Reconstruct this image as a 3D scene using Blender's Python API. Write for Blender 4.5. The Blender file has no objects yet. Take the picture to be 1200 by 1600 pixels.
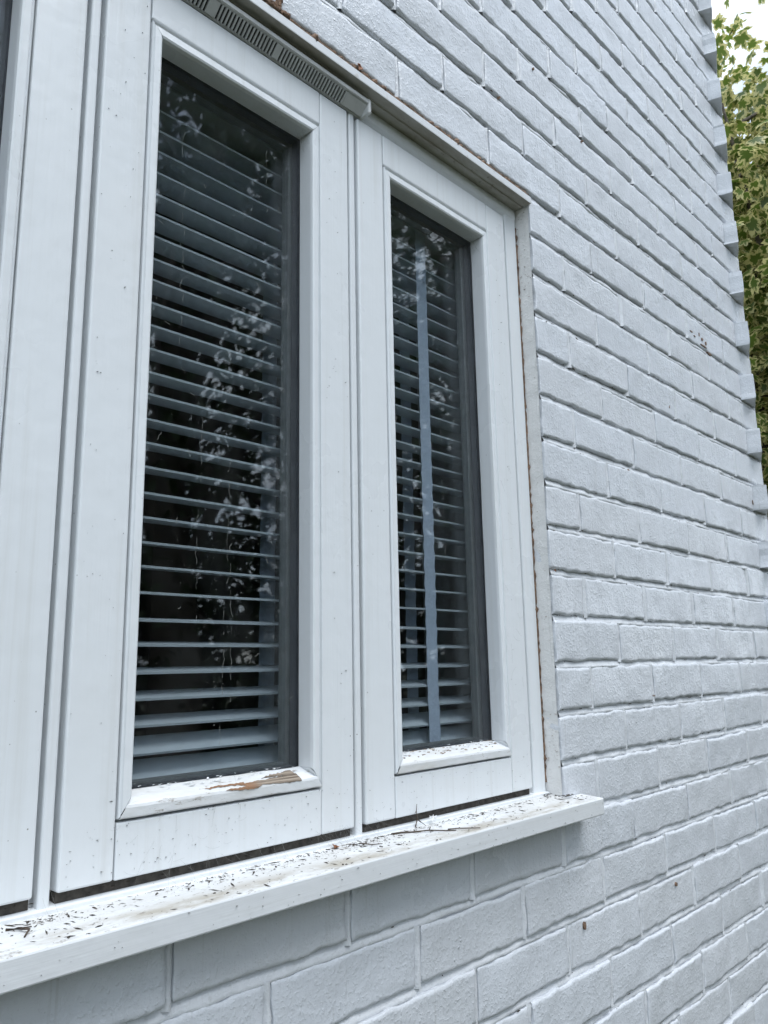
import bpy, bmesh, math, random
import numpy as np
from mathutils import Vector, Matrix, noise

random.seed(7)
RNG = np.random.default_rng(7)
S = bpy.context.scene
COL = S.collection
R = math.radians

# ------------------------------------------------------------------ camera
CAM = (-1.11062, -0.68294, 0.15519)
yaw, pit, rol = -0.809798, 0.19231, 0.018664
FPX = 1228.55                                   # focal length in pixels of a 1200-wide picture
def rotm():
    a, b, c = yaw, pit, rol
    z = np.array([[math.cos(a), -math.sin(a), 0], [math.sin(a), math.cos(a), 0], [0, 0, 1]])
    x = np.array([[1, 0, 0], [0, math.cos(b), -math.sin(b)], [0, math.sin(b), math.cos(b)]])
    y = np.array([[math.cos(c), 0, math.sin(c)], [0, 1, 0], [-math.sin(c), 0, math.cos(c)]])
    return z @ x @ y
RM = rotm()
cam = bpy.data.cameras.new('camera')
cam.sensor_fit = 'HORIZONTAL'
cam.sensor_width = 36.0
cam.lens = 36.0 * FPX / 1200
cam.clip_start = 0.01
cam.clip_end = 500
co = bpy.data.objects.new('camera', cam)
COL.objects.link(co)
m4 = Matrix.Identity(4)
for i in range(3):
    m4[i][0] = RM[i][0]; m4[i][1] = RM[i][2]; m4[i][2] = -RM[i][1]; m4[i][3] = CAM[i]
co.matrix_world = m4
S.camera = co
def in_view(pt, pad=25):
    q = RM.T @ (np.array(pt) - np.array(CAM))
    if q[1] < 0.05: return False
    u = 600 + FPX * q[0] / q[1]; v = 800 - FPX * q[2] / q[1]
    return -pad < u < 1200 + pad and -pad < v < 1600 + pad

# ------------------------------------------------------------------ sky, sun, exposure
SUN_EL, SUN_AZ = R(66), R(188)                  # sun behind bright overcast, high over the garden (azimuth from +Y towards -X)
sun_dir = Vector((-math.sin(SUN_AZ) * math.cos(SUN_EL), math.cos(SUN_AZ) * math.cos(SUN_EL), math.sin(SUN_EL)))
W = bpy.data.worlds.new('World')
S.world = W
W.use_nodes = True
nt = W.node_tree
for n in list(nt.nodes): nt.nodes.remove(n)
wo = nt.nodes.new('ShaderNodeOutputWorld')
bg = nt.nodes.new('ShaderNodeBackground')
sky = nt.nodes.new('ShaderNodeTexSky')
sky.sky_type = 'NISHITA'
sky.sun_disc = False
sky.sun_elevation = SUN_EL
sky.sun_rotation = -SUN_AZ
sky.air_density = 1.0
sky.dust_density = 1.0
tc = nt.nodes.new('ShaderNodeTexCoord')
mp = nt.nodes.new('ShaderNodeMapping')
mp.inputs['Scale'].default_value = (1, 1, 2.2)
cl = nt.nodes.new('ShaderNodeTexNoise')
cl.inputs['Scale'].default_value = 2.6
cl.inputs['Detail'].default_value = 7
cl.inputs['Roughness'].default_value = 0.55
rp = nt.nodes.new('ShaderNodeValToRGB')
rp.color_ramp.elements[0].position = 0.34
rp.color_ramp.elements[0].color = (0.12, 0.12, 0.12, 1)
rp.color_ramp.elements[1].position = 0.56
mx = nt.nodes.new('ShaderNodeMix'); mx.data_type = 'RGBA'
mx.inputs[7].default_value = (7.8, 8.7, 9.7, 1)   # thin white cloud
nt.links.new(tc.outputs['Generated'], mp.inputs['Vector'])
nt.links.new(mp.outputs[0], cl.inputs['Vector'])
nt.links.new(cl.outputs['Fac'], rp.inputs['Fac'])
nt.links.new(rp.outputs['Color'], mx.inputs[0])
nt.links.new(sky.outputs[0], mx.inputs[6])
nt.links.new(mx.outputs[2], bg.inputs['Color'])
bg.inputs['Strength'].default_value = 0.12
nt.links.new(bg.outputs[0], wo.inputs[0])

sl = bpy.data.lights.new('sun', 'SUN')
sl.energy = 1.3
sl.angle = R(38)
sl.color = (0.97, 0.985, 1.0)
so = bpy.data.objects.new('sun', sl)
COL.objects.link(so)
so.rotation_euler = (-sun_dir).to_track_quat('-Z', 'Y').to_euler()

S.view_settings.view_transform = 'Standard'
S.view_settings.look = 'None'
S.view_settings.exposure = 0.77
S.view_settings.gamma = 1
S.view_settings.use_curve_mapping = False
S.cycles.max_bounces = 7
S.cycles.diffuse_bounces = 4
S.cycles.glossy_bounces = 3
S.cycles.transparent_max_bounces = 24
S.cycles.caustics_reflective = False

# ------------------------------------------------------------------ helpers
def link(name, me, parent=None, **props):
    o = bpy.data.objects.new(name, me)
    COL.objects.link(o)
    if parent is not None: o.parent = parent
    for k, v in props.items(): o[k] = v
    return o
def empty(name, loc=(0, 0, 0), parent=None, **props):
    o = link(name, None, parent, **props)
    o.location = loc
    o.empty_display_size = 0.05
    return o
def mesh(name, v, f, mat, smooth=False):
    me = bpy.data.meshes.new(name)
    me.from_pydata([tuple(map(float, p)) for p in v], [], f)
    if mat: me.materials.append(mat)
    if smooth:
        me.polygons.foreach_set('use_smooth', [True] * len(me.polygons))
    me.update()
    return me
def bm_mesh(name, bm, mat, smooth=False):
    bmesh.ops.recalc_face_normals(bm, faces=bm.faces[:])
    me = bpy.data.meshes.new(name)
    bm.to_mesh(me); bm.free()
    if mat: me.materials.append(mat)
    if smooth: me.polygons.foreach_set('use_smooth', [True] * len(me.polygons))
    return me
def add_box(bm, x0, x1, y0, y1, z0, z1, bev=0.0, seg=2):
    g = bmesh.ops.create_cube(bm, size=1.0)
    vs = g['verts']
    for v in vs:
        v.co = Vector((x0 + (v.co.x + .5) * (x1 - x0), y0 + (v.co.y + .5) * (y1 - y0), z0 + (v.co.z + .5) * (z1 - z0)))
    if bev > 0:
        es = {e for v in vs for e in v.link_edges}
        bmesh.ops.bevel(bm, geom=list(es), offset=bev, segments=seg, affect='EDGES', profile=0.5, clamp_overlap=True)
def box(name, parent, mat, x0, x1, y0, y1, z0, z1, bev=0.0, seg=2, **props):
    bm = bmesh.new()
    add_box(bm, x0, x1, y0, y1, z0, z1, bev, seg)
    return link(name, bm_mesh(name, bm, mat), parent, **props)
def prism(name, parent, mat, prof, a0, a1, axis='x', miter=(0, 0), bev=0.0, **props):
    """extrude a (u, v) profile along an axis. axis x: (u,v)=(y,z); axis z: (u,v)=(x,y)"""
    n = len(prof); vs = []
    for a, mt in ((a0, miter[0]), (a1, miter[1])):
        for u, v in prof:
            vs.append((a, u, v) if axis == 'x' else (u, v, a))
    fs = [tuple(range(n)), tuple(range(n, 2 * n))] + [(i, (i + 1) % n, n + (i + 1) % n, n + i) for i in range(n)]
    bm = bmesh.new()
    bv = [bm.verts.new(p) for p in vs]
    for f in fs: bm.faces.new([bv[i] for i in f])
    if bev: bmesh.ops.bevel(bm, geom=bm.edges[:], offset=bev, segments=2, affect='EDGES', profile=.5, clamp_overlap=True)
    return link(name, bm_mesh(name, bm, mat), parent, **props)
def tube_data(pts, rad, n=5):
    """verts, faces of a tube along pts; rad scalar or list"""
    vs, fs = [], []
    pts = [Vector(p) for p in pts]
    for i, p in enumerate(pts):
        d = (pts[min(i + 1, len(pts) - 1)] - pts[max(i - 1, 0)])
        d = d.normalized() if d.length > 1e-9 else Vector((0, 0, 1))
        a = d.orthogonal().normalized(); b = d.cross(a)
        r = rad[i] if hasattr(rad, '__len__') else rad
        for k in range(n):
            t = 2 * math.pi * k / n
            vs.append(p + a * (r * math.cos(t)) + b * (r * math.sin(t)))
    for i in range(len(pts) - 1):
        for k in range(n):
            fs.append((i * n + k, i * n + (k + 1) % n, (i + 1) * n + (k + 1) % n, (i + 1) * n + k))
    fs.append(tuple(range(n))); fs.append(tuple(range(len(vs) - n, len(vs))))
    return vs, fs
class Pile:
    def __init__(s): s.v = []; s.f = []
    def add(s, v, f):
        o = len(s.v); s.v += [tuple(p) for p in v]; s.f += [tuple(i + o for i in q) for q in f]
    def build(s, name, mat, parent=None, smooth=False, **props):
        return link(name, mesh(name, s.v, s.f, mat, smooth), parent, **props)

# ------------------------------------------------------------------ materials
class M:
    """small node-graph builder"""
    def __init__(s, name):
        s.m = bpy.data.materials.new(name); s.m.use_nodes = True
        s.t = s.m.node_tree
        s.b = s.t.nodes['Principled BSDF']; s.out = s.t.nodes['Material Output']
    def n(s, t, **kw):
        k = s.t.nodes.new(t)
        for a, b in kw.items(): setattr(k, a, b)
        return k
    def l(s, a, b): s.t.links.new(a, b)
    def pos(s, scale=(1, 1, 1)):
        g = s.n('ShaderNodeNewGeometry'); mp = s.n('ShaderNodeMapping')
        mp.inputs['Scale'].default_value = scale
        s.l(g.outputs['Position'], mp.inputs['Vector']); return mp.outputs[0]
    def noise(s, scale, detail=3, rough=.5, vec=None, stretch=(1, 1, 1)):
        k = s.n('ShaderNodeTexNoise')
        k.inputs['Scale'].default_value = scale; k.inputs['Detail'].default_value = detail; k.inputs['Roughness'].default_value = rough
        s.l(vec or s.pos(stretch), k.inputs['Vector']); return k.outputs['Fac']
    def vor(s, scale, feature='F1', stretch=(1, 1, 1)):
        k = s.n('ShaderNodeTexVoronoi', feature=feature); k.inputs['Scale'].default_value = scale
        s.l(s.pos(stretch), k.inputs['Vector']); return k.outputs['Distance']
    def ramp(s, fac, a, b, ca=0.0, cb=1.0):
        k = s.n('ShaderNodeMapRange'); k.inputs[1].default_value = a; k.inputs[2].default_value = b
        k.inputs[3].default_value = ca; k.inputs[4].default_value = cb
        k.interpolation_type = 'SMOOTHSTEP'
        s.l(fac, k.inputs[0]); return k.outputs[0]
    def mul(s, a, b, op='MULTIPLY'):
        k = s.n('ShaderNodeMath', operation=op)
        for i, x in enumerate((a, b)):
            if isinstance(x, (int, float)): k.inputs[i].default_value = x
            else: s.l(x, k.inputs[i])
        return k.outputs[0]
    def mix(s, fac, a, b):
        k = s.n('ShaderNodeMix', data_type='RGBA')
        if isinstance(fac, (int, float)): k.inputs[0].default_value = fac
        else: s.l(fac, k.inputs[0])
        for i, x in ((6, a), (7, b)):
            if isinstance(x, tuple): k.inputs[i].default_value = (*x, 1) if len(x) == 3 else x
            else: s.l(x, k.inputs[i])
        return k.outputs[2]
    def bump(s, h, strength=.3, dist=.001, prev=None):
        k = s.n('ShaderNodeBump'); k.inputs['Strength'].default_value = strength; k.inputs['Distance'].default_value = dist
        s.l(h, k.inputs['Height'])
        if prev is not None: s.l(prev, k.inputs['Normal'])
        return k.outputs[0]
    def sep(s):
        g = s.n('ShaderNodeNewGeometry'); x = s.n('ShaderNodeSeparateXYZ'); s.l(g.outputs['Position'], x.inputs[0]); return x.outputs
    def done(s, col=None, rough=.5, normal=None, spec=None, metal=None):
        if col is not None:
            if isinstance(col, tuple): s.b.inputs['Base Color'].default_value = (*col, 1)
            else: s.l(col, s.b.inputs['Base Color'])
        if isinstance(rough, (int, float)): s.b.inputs['Roughness'].default_value = rough
        else: s.l(rough, s.b.inputs['Roughness'])
        if normal is not None: s.l(normal, s.b.inputs['Normal'])
        if spec is not None: s.b.inputs['Specular IOR Level'].default_value = spec
        if metal is not None: s.b.inputs['Metallic'].default_value = metal
        return s.m

def mat_masonry(name, base, warm, rough=.22, skin=.0028):
    k = M(name)
    oi = k.n('ShaderNodeObjectInfo')
    var = k.ramp(oi.outputs['Random'], 0, 1, 0.0, 1.0)
    c = k.mix(k.mul(var, .6), base, warm)
    big = k.noise(7, 4, .6)
    c = k.mix(k.ramp(big, .42, .75, 0, .22), c, tuple(x * .80 for x in warm))
    # thin runs of grime down the wall
    run = k.noise(1, 2, .6, stretch=(160, 160, 5))
    c = k.mix(k.ramp(run, .60, .78, 0, .30), c, (.42, .42, .40))
    spk = k.vor(130)
    msk = k.ramp(big, .5, .7)
    c = k.mix(k.mul(k.ramp(spk, .05, .11, 1, 0), k.mul(msk, .55)), c, (.20, .19, .16))
    # paint skin: gritty lumps, soft orange peel, combed vertical drag marks
    h = k.mul(k.noise(60, 4, .60), 1.0)
    h = k.mul(h, k.mul(k.ramp(k.noise(240, 2, .6), .50, .76), .22), 'ADD')
    h = k.mul(h, k.mul(k.noise(1, 1, .5, stretch=(260, 260, 12)), .30), 'ADD')
    lump = k.mul(k.ramp(k.vor(70), .03, .16, .7, 0), k.ramp(big, .56, .66))
    h = k.mul(h, lump, 'ADD')
    n4 = k.bump(h, .55, skin)
    return k.done(c, k.ramp(big, .3, .7, rough - .04, rough + .18), n4, .5)

def mat_joinery(name, base=(.77, .795, .81), rough=.3, sill=False):
    k = M(name)
    big = k.noise(5, 4, .6)
    c = k.mix(k.ramp(big, .45, .8, 0, .22), base, (.68, .675, .65))
    c = k.mix(k.ramp(k.noise(28, 4, .7), .55, .95, 0, .12), c, (.56, .53, .46))
    gr = k.noise(1, 3, .65, stretch=(90, 90, 2.2) if not sill else (3, 90, 90))
    c = k.mix(k.ramp(gr, .48, .78, 0, .30), c, (.60, .60, .57))
    spk = k.vor(75)
    c = k.mix(k.mul(k.ramp(spk, .035, .07, 1, 0), k.mul(k.ramp(k.noise(9, 2), .52, .66), .8)), c, (.10, .085, .06))
    if sill:
        x, y, z = k.sep()
        st = k.noise(14, 5, .7, stretch=(.55, 1.6, 1))
        band = k.mul(k.ramp(y, -.046, -.034, .0, 1), k.ramp(y, -.028, -.006, 1, .30))
        g = k.n('ShaderNodeNewGeometry'); sx = k.n('ShaderNodeSeparateXYZ'); k.l(g.outputs['True Normal'], sx.inputs[0])
        up = k.ramp(sx.outputs[2], .5, .9)
        c = k.mix(k.mul(k.mul(k.ramp(st, .36, .60), band), k.mul(up, .85)), c, (.36, .32, .25))
        fine = k.noise(120, 4, .75, stretch=(.6, 1, 1))
        c = k.mix(k.mul(k.ramp(fine, .56, .70), k.mul(up, .75)), c, (.20, .16, .12))
    br = k.noise(1, 3, .6, stretch=(300, 300, 7) if not sill else (9, 300, 300))
    h = k.mul(k.mul(br, .35), k.noise(45, 2), 'ADD')
    n3 = k.bump(h, .34, .0016)
    return k.done(c, k.ramp(big, .3, .7, rough - .05, rough + .12), n3, .5)

def mat_dirty_bead():
    k = M('dirty_bead_paint')
    c = k.mix(k.ramp(k.noise(9, 4, .7, stretch=(.7, 2, 2)), .40, .72, 0, .55), (.74, .755, .765), (.52, .49, .42))
    c = k.mix(k.ramp(k.noise(60, 5, .8, stretch=(.5, 1.5, 1.5)), .58, .68, 0, .75), c, (.22, .17, .12))
    return k.done(c, .38, k.bump(k.noise(90, 4, .7, stretch=(.5, 1, 1)), .5, .0018), .5)

def mat_grubby_shade():
    k = M('grubby_shaded_joinery')
    c = k.mix(k.ramp(k.noise(11, 5, .7, stretch=(.6, 1.5, 1.5)), .35, .70, .40, 1.0), (.62, .62, .60), (.30, .275, .225))  # stains, with the shade of the board's underside mixed into the colour
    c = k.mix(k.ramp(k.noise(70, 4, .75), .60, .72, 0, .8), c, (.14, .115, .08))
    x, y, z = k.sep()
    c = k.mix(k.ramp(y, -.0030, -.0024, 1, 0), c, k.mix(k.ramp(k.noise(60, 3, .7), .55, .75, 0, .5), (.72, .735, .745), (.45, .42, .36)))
    return k.done(c, .4, k.bump(k.noise(60, 3), .25, .0014), .5)

def plain(name, col, rough=.6, var=.15, scale=60, bump=.2, dist=.001, metal=None):
    k = M(name)
    c = k.mix(k.ramp(k.noise(scale, 3, .6), .3, .7), tuple(x * (1 - var) for x in col), tuple(min(1, x * (1 + var)) for x in col))
    n = k.bump(k.noise(scale * 2, 3), bump, dist)
    return k.done(c, rough, n, None, metal)

MAT = {}
MAT['brick'] = mat_masonry('brick_paint', (.665, .69, .725), (.65, .665, .685))
MAT['mortar'] = mat_masonry('mortar_paint', (.72, .74, .765), (.69, .70, .71), .22, .0022)
MAT['join'] = mat_joinery('joinery_paint')
MAT['grubby_shade'] = mat_grubby_shade()
MAT['dbead'] = mat_dirty_bead()
MAT['reveal'] = mat_masonry('reveal_paint', (.73, .725, .71), (.68, .66, .63), .35, .0026)
MAT['sill'] = mat_joinery('sill_paint', (.74, .755, .765), .34, True)
MAT['vent'] = plain('vent_plastic', (.55, .56, .555), .35, .08, 40, .1)
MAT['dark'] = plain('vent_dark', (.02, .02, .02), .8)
MAT['spacer'] = plain('spacer_bar', (.055, .06, .07), .4, .2, 40)
MAT['alu'] = plain('inner_bead_paint', (.24, .245, .24), .45, .12, 60, .1)
MAT['slat'] = plain('slat_paint', (.62, .66, .685), .35, .04, 20, .05)
MAT['tape'] = plain('tape_cloth', (.50, .56, .66), .85, .08, 300, .4, .0006)
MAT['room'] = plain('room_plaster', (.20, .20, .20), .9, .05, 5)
MAT['roof'] = plain('roof_felt', (.10, .10, .10), .9)
MAT['gap'] = plain('rebate_shade_grime', (.055, .048, .04), .9, .4, 120)
MAT['crumb'] = plain('debris_brown', (.045, .035, .025), .9, .5, 200)
MAT['web'] = plain('web_dust', (.30, .30, .28), .9, .2, 200)
MAT['twig'] = plain('twig_bark', (.07, .05, .035), .85, .4, 300)
MAT['rust'] = plain('dead_leaf', (.22, .09, .04), .7, .4, 150)
MAT['mud'] = plain('old_mortar', (.19, .12, .08), .95, .5, 150, .8, .003)
MAT['bark'] = plain('bark', (.10, .085, .065), .9, .4, 25, .8, .01)
MAT['fluff'] = plain('fluff', (.85, .85, .84), .9, .05, 200)
# bare weathered wood
k = M('bare_wood')
gr = k.noise(1, 4, .7, stretch=(8, 260, 260))
c = k.mix(k.ramp(gr, .40, .62), (.12, .09, .065), (.34, .28, .22))
x, y, z = k.sep()
c = k.mix(k.mul(k.ramp(x, -.582, -.562, 1, 0), .75), c, (.27, .13, .06))
MAT['wood'] = k.done(c, .85, k.bump(gr, .8, .0015))
# grass
k = M('lawn')
c = k.mix(k.ramp(k.noise(3, 5, .7), .35, .65), (.035, .05, .018), (.07, .06, .04))
MAT['ground'] = k.done(c, .95, k.bump(k.noise(40, 4), .8, .02))
# glass: straight-through pane with Fresnel reflection, the same from either face
k = M('window_glass')
k.t.nodes.remove(k.b)
geo = k.n('ShaderNodeNewGeometry')
ior = k.n('ShaderNodeMapRange'); ior.inputs[3].default_value = 1.47; ior.inputs[4].default_value = 1 / 1.47
k.l(geo.outputs['Backfacing'], ior.inputs[0])
fr = k.n('ShaderNodeFresnel'); k.l(ior.outputs[0], fr.inputs['IOR'])
tr = k.n('ShaderNodeBsdfTransparent'); tr.inputs[0].default_value = (.945, .961, .968, 1)
gl = k.n('ShaderNodeBsdfGlossy'); gl.inputs['Roughness'].default_value = .02
bn = k.bump(k.noise(4, 1), .06, .01); k.l(bn, gl.inputs['Normal'])
ms = k.n('ShaderNodeMixShader'); k.l(fr.outputs[0], ms.inputs[0]); k.l(tr.outputs[0], ms.inputs[1]); k.l(gl.outputs[0], ms.inputs[2])
df = k.n('ShaderNodeBsdfDiffuse'); df.inputs[0].default_value = (.45, .46, .45, 1)
film = k.mul(k.ramp(k.noise(16, 5, .7, stretch=(1, 1, .5)), .45, .85), .025)
ms2 = k.n('ShaderNodeMixShader'); k.l(film, ms2.inputs[0]); k.l(ms.outputs[0], ms2.inputs[1]); k.l(df.outputs[0], ms2.inputs[2])
k.l(ms2.outputs[0], k.out.inputs['Surface'])
MAT['glass'] = k.m

# ------------------------------------------------------------------ ground
GZ = -1.35
bm = bmesh.new()
bmesh.ops.create_grid(bm, x_segments=4, y_segments=4, size=150)
g = link('ground', bm_mesh('ground', bm, MAT['ground']), None, kind='structure')
g.location = (0, 0, GZ)

# ------------------------------------------------------------------ the brick wall
C = 0.075                                   # course height
XR, XL = 0.0, -1.209                        # right and left side of the window opening
XC = 1.09                                   # corner of the house
ROW0, ROW1 = -18, 40                        # courses from the ground to the eaves
WIN0, WIN1 = -1, 12                         # courses beside the window
RET = R(20.2)                               # the return wall swings back by this angle
TIP = (1.006, -0.031)

wall = empty('brick_wall', (0, 0, GZ), None, label='long wall of white painted bricks around the window, running off to the corner', category='wall', kind='thing')
def wchild(name, me, **p):
    o = link(name, me, wall, **p); o.location = (0, 0, -GZ); return o

BH = 0.0645
def brick_mesh(L, seed):
    xs = [0, .0012, .005, .015] + list(np.linspace(.03, L - .03, max(3, int(L / .011)))) + [L - .015, L - .005, L - .0012, L]
    zs = [0, .0012, .005, .015, .032, .049, BH - .005, BH - .0012, BH]
    r = .0022
    vs, fs = [], []
    def er(d): return r - math.sqrt(max(0, r * r - (r - d) ** 2)) if d < r else 0
    for z in zs:
        for x in xs:
            dx, dz = min(x, L - x), min(z, BH - z)
            y = .55 * er(dx * 1.4) + er(dz)
            y += .0019 * noise.noise((x * 20, z * 20, seed * 9.1)) + .0009 * noise.noise((x * 70, z * 70, seed * 5.3))
            wob = .0026
            ex = wob * (noise.noise((x * 26 + seed * 3, z * 55, 1.5)) + .5 * noise.noise((x * 90 + seed * 3, z * 150, 1.5))) * (1 if dx < .01 else 0)
            ez = wob * (noise.noise((x * 38 + seed * 7, z * 20, 4.5)) + .5 * noise.noise((x * 130 + seed * 7, z * 20, 4.5))) * (1 if dz < .01 else 0)
            vs.append((x + ex, min(y, .009), z + ez))
    nx, nz = len(xs), len(zs)
    for j in range(nz - 1):
        for i in range(nx - 1):
            fs.append((j * nx + i, j * nx + i + 1, (j + 1) * nx + i + 1, (j + 1) * nx + i))
    ring = [i for i in range(nx)] + [j * nx + nx - 1 for j in range(1, nz)] + [(nz - 1) * nx + i for i in range(nx - 2, -1, -1)] + [j * nx for j in range(nz - 2, 0, -1)]
    n = len(ring); nf = len(fs)
    b0 = len(vs)
    for i in ring: vs.append(vs[i])                      # crisp arris: the sides get their own vertices
    b1 = len(vs)
    for i in ring: vs.append((vs[i][0], .1, vs[i][2]))
    for q in range(n):
        w = (q + 1) % n
        fs.append((b0 + q, b1 + q, b1 + w, b0 + w))
    me = mesh('brick', vs, fs, MAT['brick'], True)
    me.polygons.foreach_set('use_smooth', [i < nf for i in range(len(fs))])
    return me
FULL = [brick_mesh(.215, s) for s in range(12)]
HALF = [brick_mesh(.0975, 40 + s) for s in range(8)]
QUAR = [brick_mesh(.045, 70 + s) for s in range(3)]

def row_bricks(r):
    """list of (x0, x1) of the bricks of a course on the main face"""
    ph = .213 if r % 2 == 0 else .103
    perps = [ph + .225 * i for i in range(-14, 6)]
    end = XC if r % 2 == 0 else .990
    perps = [p for p in perps if p < end - .05]
    perps = [p + .004 * noise.noise((p * 3.1, r * 7.7, 2)) for p in perps]
    spans = []
    e = [-2.6] + [p for p in perps if p > -2.55] + [end + .005]
    for a, b in zip(e[:-1], e[1:]): spans.append((a + .0052, b - .0052))
    if WIN0 <= r <= WIN1:
        out = []
        for a, b in spans:
            if b <= XL or a >= XR: out.append((a, b))
            else:
                if a < XL: out.append((a, XL))
                if b > XR: out.append((XR, b))
        spans = [(a, b) for a, b in out if b - a > .02]
    return spans
far = Pile()
n_brick = 0
perp_list = []
def put_brick(a, b, z, jit, rot=0.0, org=None):
    global n_brick
    L = b - a
    pool, L0 = (FULL, .215) if L > .14 else ((HALF, .0975) if L > .065 else (QUAR, .045))
    me = random.choice(pool)
    flip = False
    loc = Vector((a, jit, z)) if org is None else Vector((org[0], org[1], z))
    mw = Matrix.Translation(loc) @ Matrix.Rotation(rot, 4, 'Z') @ Matrix.Diagonal((L / L0, 1, 1, 1))
    pts = [mw @ Vector((x, 0, zz)) for x in (0, L0 / 2, L0) for zz in (0, BH)]
    vis = any(in_view(p) for p in pts) and n_brick < 298
    if org is not None: vis = vis and org[2]
    if vis:
        n_brick += 1
        o = wchild('brick', me)
        o.location = loc - Vector((0, 0, GZ)); o.rotation_euler = (random.gauss(0, .012), random.gauss(0, .0055), rot + random.gauss(0, .005)); o.scale = (L / L0, 1, random.uniform(.975, 1.03))
    else:
        hx = [mw @ Vector(p) for p in ((0, 0, 0), (L0, 0, 0), (L0, .1, 0), (0, .1, 0), (0, 0, BH), (L0, 0, BH), (L0, .1, BH), (0, .1, BH))]
        far.add(hx, [(0, 1, 5, 4), (1, 2, 6, 5), (3, 0, 4, 7), (4, 5, 6, 7), (3, 2, 1, 0)])
order = sorted(range(ROW0, ROW1), key=lambda r: abs(r - 8))
for r in order:
    sp = row_bricks(r)
    z = r * C + (C - BH) / 2
    for i, (a, b) in enumerate(sp):
        put_brick(a, b, z + .0028 * noise.noise((a * 4.3, r * 3.3, 8)), .0020 * noise.noise((a * 5, r * 2.1, 3)))
        if i and abs(sp[i - 1][1] - a) < .03: perp_list.append((r, (sp[i - 1][1] + a) / 2))
    # return wall: odd courses start with a brick end standing proud of the main face
    u = 0.0 if r % 2 else .1125
    j = 0
    while u < 1.5:
        org = (TIP[0] + math.cos(RET) * u, TIP[1] + math.sin(RET) * u, j == 0 and r % 2 == 1)
        if r % 2 or u > .11:
            put_brick(0, .215, z, 0, RET, org)
        u += .225; j += 1
wchild('outlying_bricks', mesh('outlying_bricks', far.v, far.f, MAT['brick']), kind='stuff')

# mortar: bed joints struck back under the brick above, upright joints nearly flush
mo = Pile()
def strip(pts_rows):
    vs = [p for row in pts_rows for p in row]; w = len(pts_rows[0])
    fs = [(i * w + j, i * w + j + 1, (i + 1) * w + j + 1, (i + 1) * w + j) for i in range(len(pts_rows) - 1) for j in range(w - 1)]
    mo.add(vs, fs)
ZO = [-.0105, -.006, -.0045, -.0015, .0015, .0045, .006, .0105]
YO = [.0090, .0038, .0022, .0030, .0042, .0056, .0064, .012]
for r in range(ROW0, ROW1 + 1):
    spans = [(-2.6, XC - .01)]
    if WIN0 < r <= WIN1: spans = [(-2.6, XL - .001), (XR + .001, XC - .01)]
    for a, b in spans:
        vis = -9 <= r <= 31
        n = max(2, int((b - a) / (.009 if vis else .1)))
        rows = []
        for i in range(n + 1):
            x = a + (b - a) * i / n
            d = .0028 * noise.noise((x * 17, r * 5.1, 0)) + .0016 * noise.noise((x * 110, r * 3.1, 7))
            dz = .0013 * noise.noise((x * 28, r * 4.7, 3))
            rows.append([(x, max(.0004, y + d), r * C + zo + dz) for zo, y in zip(ZO, YO)])
        strip(rows)
XO = [-.009, -.0050, -.0026, 0, .0026, .0050, .009]
YP = [.008, .0042, .0012, -.0008, .0012, .0042, .008]
for r, x in perp_list:
    rows = []
    n = 8
    dep = .0030 * noise.noise((x * 9, r * 1.7, 5))
    for i in range(n + 1):
        z = r * C + .003 + (C - .006) * i / n
        d = .0016 * noise.noise((x * 40, z * 60, 2)) + dep
        dx = .0022 * noise.noise((x * 20, z * 55, 9))
        rows.append([(x + xo + dx, max(-.0020, y + d), z) for xo, y in zip(XO, YP)])
    strip(rows)
wchild('mortar', mesh('mortar', mo.v, mo.f, MAT['mortar'], True))
# solid backing behind the bricks, with the opening left free
bm = bmesh.new()
add_box(bm, -2.6, XL - .002, .013, .28, GZ, 3.0)
add_box(bm, XR + .002, XC - .02, .013, .28, GZ, 3.0)
add_box(bm, XL - .002, XR + .002, .013, .28, 13 * C - .003, 3.0)
add_box(bm, XL - .002, XR + .002, .013, .28, GZ, -C - .004)
wchild('wall_core', bm_mesh('wall_core', bm, MAT['mortar']))
bm = bmesh.new()
add_box(bm, .02, 1.6, .014, .28, GZ, 3.0)
o = wchild('return_core', bm_mesh('return_core', bm, MAT['mortar']))
o.location = (TIP[0] + .07, TIP[1] + .012, -GZ); o.rotation_euler = (0, 0, RET)

# thin paint-filled render on the cheek of the opening, beside the frame
rv, rf = [], []
zz_ = np.arange(-.048, .958, .0075); yy_ = (.0045, .008, .013, .019, .026, .034, .06)
for z in zz_:
    jn = math.exp(-(((z + .0375) % C - .0375) / .004) ** 2)
    for y in yy_:
        rv.append((-.0016 + .0014 * noise.noise((y * 60, z * 40, 3)) + .0022 * jn * (.5 + noise.noise((z * 9, y * 20, 1))), y, z))
rf = [(i * 7 + j, i * 7 + j + 1, (i + 1) * 7 + j + 1, (i + 1) * 7 + j) for i in range(len(zz_) - 1) for j in range(6)]
wchild('reveal_render', mesh('reveal_render', rv, rf, MAT['reveal'], True))
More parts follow.
